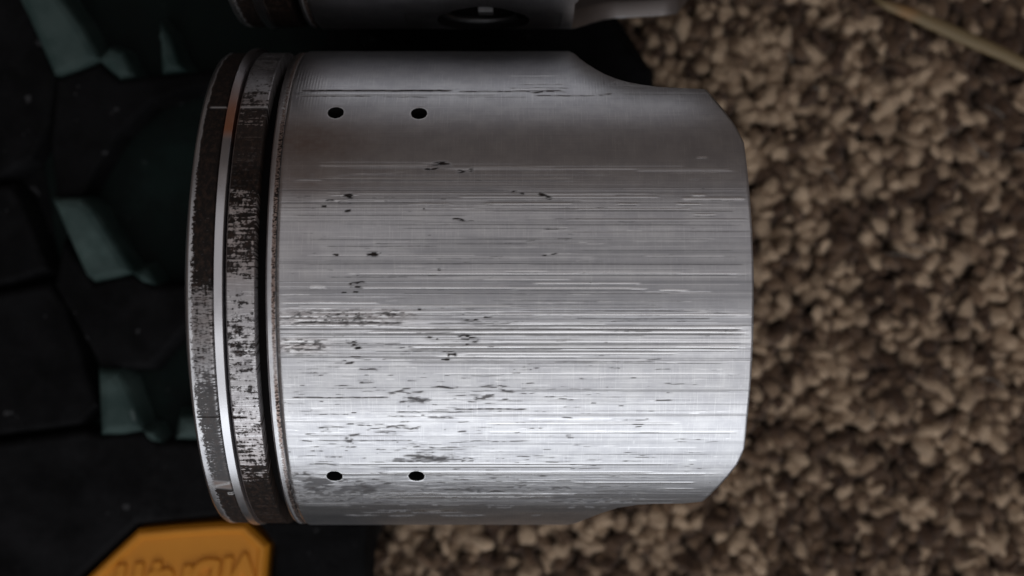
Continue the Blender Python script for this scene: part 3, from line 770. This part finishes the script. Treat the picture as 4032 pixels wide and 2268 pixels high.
def tufts():
    g = np.random.default_rng(21)
    sp = 0.00188
    xs = np.arange(-0.040, 0.135, sp); ys = np.arange(-0.092, 0.092, sp)
    GX, GY = np.meshgrid(xs, ys); bx = GX.ravel(); by = GY.ravel()
    bx = bx + g.normal(0, .0006, bx.size); by = by + g.normal(0, .0006, by.size)
    n = bx.size
    cl = fbm(bx * 260, by * 260, 5, 3); cl2 = fbm(bx * 110 + 9, by * 110, 8, 3)
    H = 0.0072 * (0.72 + .32 * g.random(n) + .5 * (cl - .5))
    H *= 1 - .6 * np.clip(1 - (bx - .022) / .016, 0, 1) * np.clip((by - .018) / .01, 0, 1)  # pile lowered beside the sole to darken the hollow there
    ang = fbm(bx * 90, by * 90, 11, 2) * 9 + g.normal(0, .9, n)
    lean = g.uniform(.05, .5, n) * H * 1.0
    curl = g.normal(0, .8, n)
    rad = g.uniform(.00085, .00155, n)
    NS, NG = 8, 8
    t = np.array([0, .25, .45, .62, .76, .88, .96, 1.0])
    prof = np.array([.8, .95, 1.08, 1.15, 1.12, .96, .66, .05])
    th = np.linspace(0, 2 * math.pi, NG, endpoint=False)
    A = ang[:, None] + curl[:, None] * t[None] * 1.4
    off = (t[None] ** 1.7) * lean[:, None] * 1.5
    cxp = bx[:, None] + np.cos(A) * off; cyp = by[:, None] + np.sin(A) * off
    cz = ZC + H[:, None] * np.sin(t[None] * 1.45)
    # tangents
    T = np.stack([np.gradient(cxp, axis=1), np.gradient(cyp, axis=1), np.gradient(cz, axis=1)], -1)
    T /= np.linalg.norm(T, axis=-1, keepdims=True)
    ref = np.array([0.3, 1, 0.1]); ref = ref / np.linalg.norm(ref)
    U = np.cross(T, ref); U /= np.linalg.norm(U, axis=-1, keepdims=True); W = np.cross(T, U)
    tw = g.uniform(3, 7, n)[:, None, None] * t[None, :, None]
    ph0 = g.uniform(0, 6.28, n)[:, None, None]
    rr = rad[:, None, None] * prof[None, :, None] * (1 + .20 * np.cos(2 * th[None, None] + tw + ph0) + g.normal(0, .09, (n, NS, NG)))
    C = np.stack([cxp, cyp, cz], -1)[:, :, None, :]
    V = C + U[:, :, None] * (np.cos(th)[None, None, :, None] * rr[..., None]) + W[:, :, None] * (np.sin(th)[None, None, :, None] * rr[..., None])
    for ax in range(3):      # uneven, matted yarn
        V[..., ax] += (vnoise(V[..., 0] * 700 + 31 * ax + V[..., 2] * 500, V[..., 1] * 700 - V[..., 2] * 430, 60 + ax) - .5) * .0010
        V[..., ax] += (vnoise(V[..., 0] * 1900 + 31 * ax + V[..., 2] * 1500, V[..., 1] * 1900 - V[..., 2] * 1430, 70 + ax) - .5) * .00035
    i = np.arange(NS - 1)[:, None]; j = np.arange(NG)[None]; j2 = (j + 1) % NG
    q = np.stack([i * NG + j, i * NG + j2, (i + 1) * NG + j2, (i + 1) * NG + j], -1).reshape(-1, 4)
    q = (q[None] + (np.arange(n) * NS * NG)[:, None, None]).reshape(-1, 4)
    pick = g.random(n) + (cl2 - .5) * 1.3
    tone = np.where(pick > .56, g.uniform(.72, 1.0, n), np.where(pick > .40, g.uniform(.35, .7, n), g.uniform(0, .3, n)))
    ton = np.repeat(tone, NS * NG)
    # loose fibres standing off every tuft
    m = 14
    ti = np.repeat(np.arange(n), m); si = g.integers(2, NS, n * m); gi = g.integers(0, NG, n * m)
    root_ = V[ti, si, gi]; cen = C[ti, si, 0]
    dr = root_ - cen; dr /= np.maximum(np.linalg.norm(dr, axis=1, keepdims=True), 1e-9)
    dr = dr * .6 + T[ti, si] * g.uniform(-.2, 1.1, (n * m, 1)) + g.normal(0, .35, (n * m, 3)); dr /= np.linalg.norm(dr, axis=1, keepdims=True)
    Lf = g.uniform(.0005, .0015, (n * m, 1)); sdv = np.cross(dr, g.normal(0, 1, (n * m, 3))); sdv /= np.linalg.norm(sdv, axis=1, keepdims=True)
    bend = np.cross(sdv, dr) * Lf * g.uniform(-.5, .5, (n * m, 1)); wd = .000055
    F3 = np.stack([root_ - dr * .0002 + sdv * wd, root_ - dr * .0002 - sdv * wd, root_ + dr * Lf * .55 + bend * .4 - sdv * wd * .8, root_ + dr * Lf * .55 + bend * .4 + sdv * wd * .8,
                   root_ + dr * Lf + bend - sdv * wd * .3, root_ + dr * Lf + bend + sdv * wd * .3], 1)
    k0 = n * NS * NG + np.arange(n * m)[:, None] * 6
    qf = np.concatenate([k0 + np.array([[0, 1, 2, 3]]), k0 + np.array([[3, 2, 4, 5]])])
    ton = np.concatenate([ton, np.repeat(np.clip(tone[ti] + .1, 0, 1), 6)])
    me = mesh_np('carpet_pile', np.concatenate([V.reshape(-1, 3), F3.reshape(-1, 3)]), np.concatenate([q, qf]), True, {'tone': ton, 'fib': ton})
    o = link('carpet_pile', me, M_carpet); o['kind'] = 'stuff'
    o['label'] = 'brown and beige twisted carpet pile beneath everything'
    return o
tufts()

# ------------------------------------------------------------------ straw and lint
def straw():
    k = NT('dry_straw'); o = k.obj(); n = k.noise(o, 1.0, 4, .6, (60, 900, 60))
    n2 = k.noise(o, 60, 2)
    c = k.mix(n, (0.17, 0.12, 0.055), (0.27, 0.20, 0.10))
    c = k.mix(k.ramp(n2, .55, .75), c, (0.36, 0.19, 0.07))
    k.inp(k.b.inputs['Base Color'], c); k.b.inputs['Roughness'].default_value = .5
    a = [(3440, -8, 14), (3500, 22, 34), (3600, 58, 46), (3720, 110, 52), (3850, 168, 50), (3960, 215, 46), (4080, 275, 44), (4300, 400, 36), (4480, 520, 10)]
    V = []
    N = 10
    pts = [Vector(wp(x, y, -0.0550 - .0006 * math.sin(i * .8))) for i, (x, y, _) in enumerate(a)]
    org = pts[4].copy()
    for i, (x, y, wd) in enumerate(a):
        tdir = (pts[min(i + 1, len(a) - 1)] - pts[max(i - 1, 0)]).normalized(); sd = Vector((-tdir.y, tdir.x, 0)).normalized()
        hw = wd / F * .28 / 2 * 1.1
        for j in range(N):
            an = 2 * math.pi * j / N
            V.append(pts[i] - org + sd * math.cos(an) * hw + Vector((0, 0, 1)) * (math.sin(an) * hw * .38 - .25 * hw * math.cos(an) ** 2))
    f = [(i * N + j, i * N + (j + 1) % N, (i + 1) * N + (j + 1) % N, (i + 1) * N + j) for i in range(len(a) - 1) for j in range(N)]
    f += [tuple(range(N - 1, -1, -1)), tuple(range((len(a) - 1) * N, len(a) * N))]
    me = bpy.data.meshes.new('straw'); me.from_pydata([tuple(v) for v in V], [], f); me.update()
    me.polygons.foreach_set('use_smooth', [True] * len(me.polygons))
    o = link('straw', me, k.m, None, org)
    o['label'] = 'dry tan straw lying on the carpet in the upper right corner'; o['category'] = 'straw'
straw()
def hairs():
    k = NT('lint'); k.b.inputs['Base Color'].default_value = (.5, .45, .4, 1); k.b.inputs['Roughness'].default_value = .6
    sp = k.noise(k.obj(), 500, 2); k.inp(k.b.inputs['Base Color'], k.mix(sp, (.38, .34, .3), (.6, .56, .5)))
    g = np.random.default_rng(4)
    V = []; Q = []
    spots = [(3725, 540, 45, 1.6), (3198, 355, 40, 1.2), (3900, 620, 120, 2.6), (3480, 1000, 160, .1), (3960, 470, 100, 2.2), (3560, 960, 120, -.2), (3300, 720, 80, 2.0), (3850, 1500, 120, .6), (3990, 600, 90, .4), (3420, 1700, 100, 1.2), (3120, 260, 60, 1.4)]
    for (x, y, L, a) in spots:
        n = 14; m = 4; da = g.normal(0, .18)
        z = -0.0580
        p = np.array(wp(x, y, z)); st = L / F * .283 / n; b0 = len(V); aa = a
        for i in range(n):
            p = p + np.array([math.cos(aa) * st, math.sin(aa) * st, g.normal(0, .00008)]); aa += da * .5 + g.normal(0, .06)
            for j in range(m):
                an = 2 * math.pi * j / m
                V.append(p + np.array([-math.sin(aa) * math.cos(an), math.cos(aa) * math.cos(an), math.sin(an)]) * .00006)
        for i in range(n - 1):
            for j in range(m):
                Q.append((b0 + i * m + j, b0 + i * m + (j + 1) % m, b0 + (i + 1) * m + (j + 1) % m, b0 + (i + 1) * m + j))
    me = mesh_np('lint_fibres', np.array(V), np.array(Q), True)
    o = link('lint_fibres', me, k.m); o['kind'] = 'stuff'; o['label'] = 'fine pale hairs and lint scattered on the carpet'
hairs()
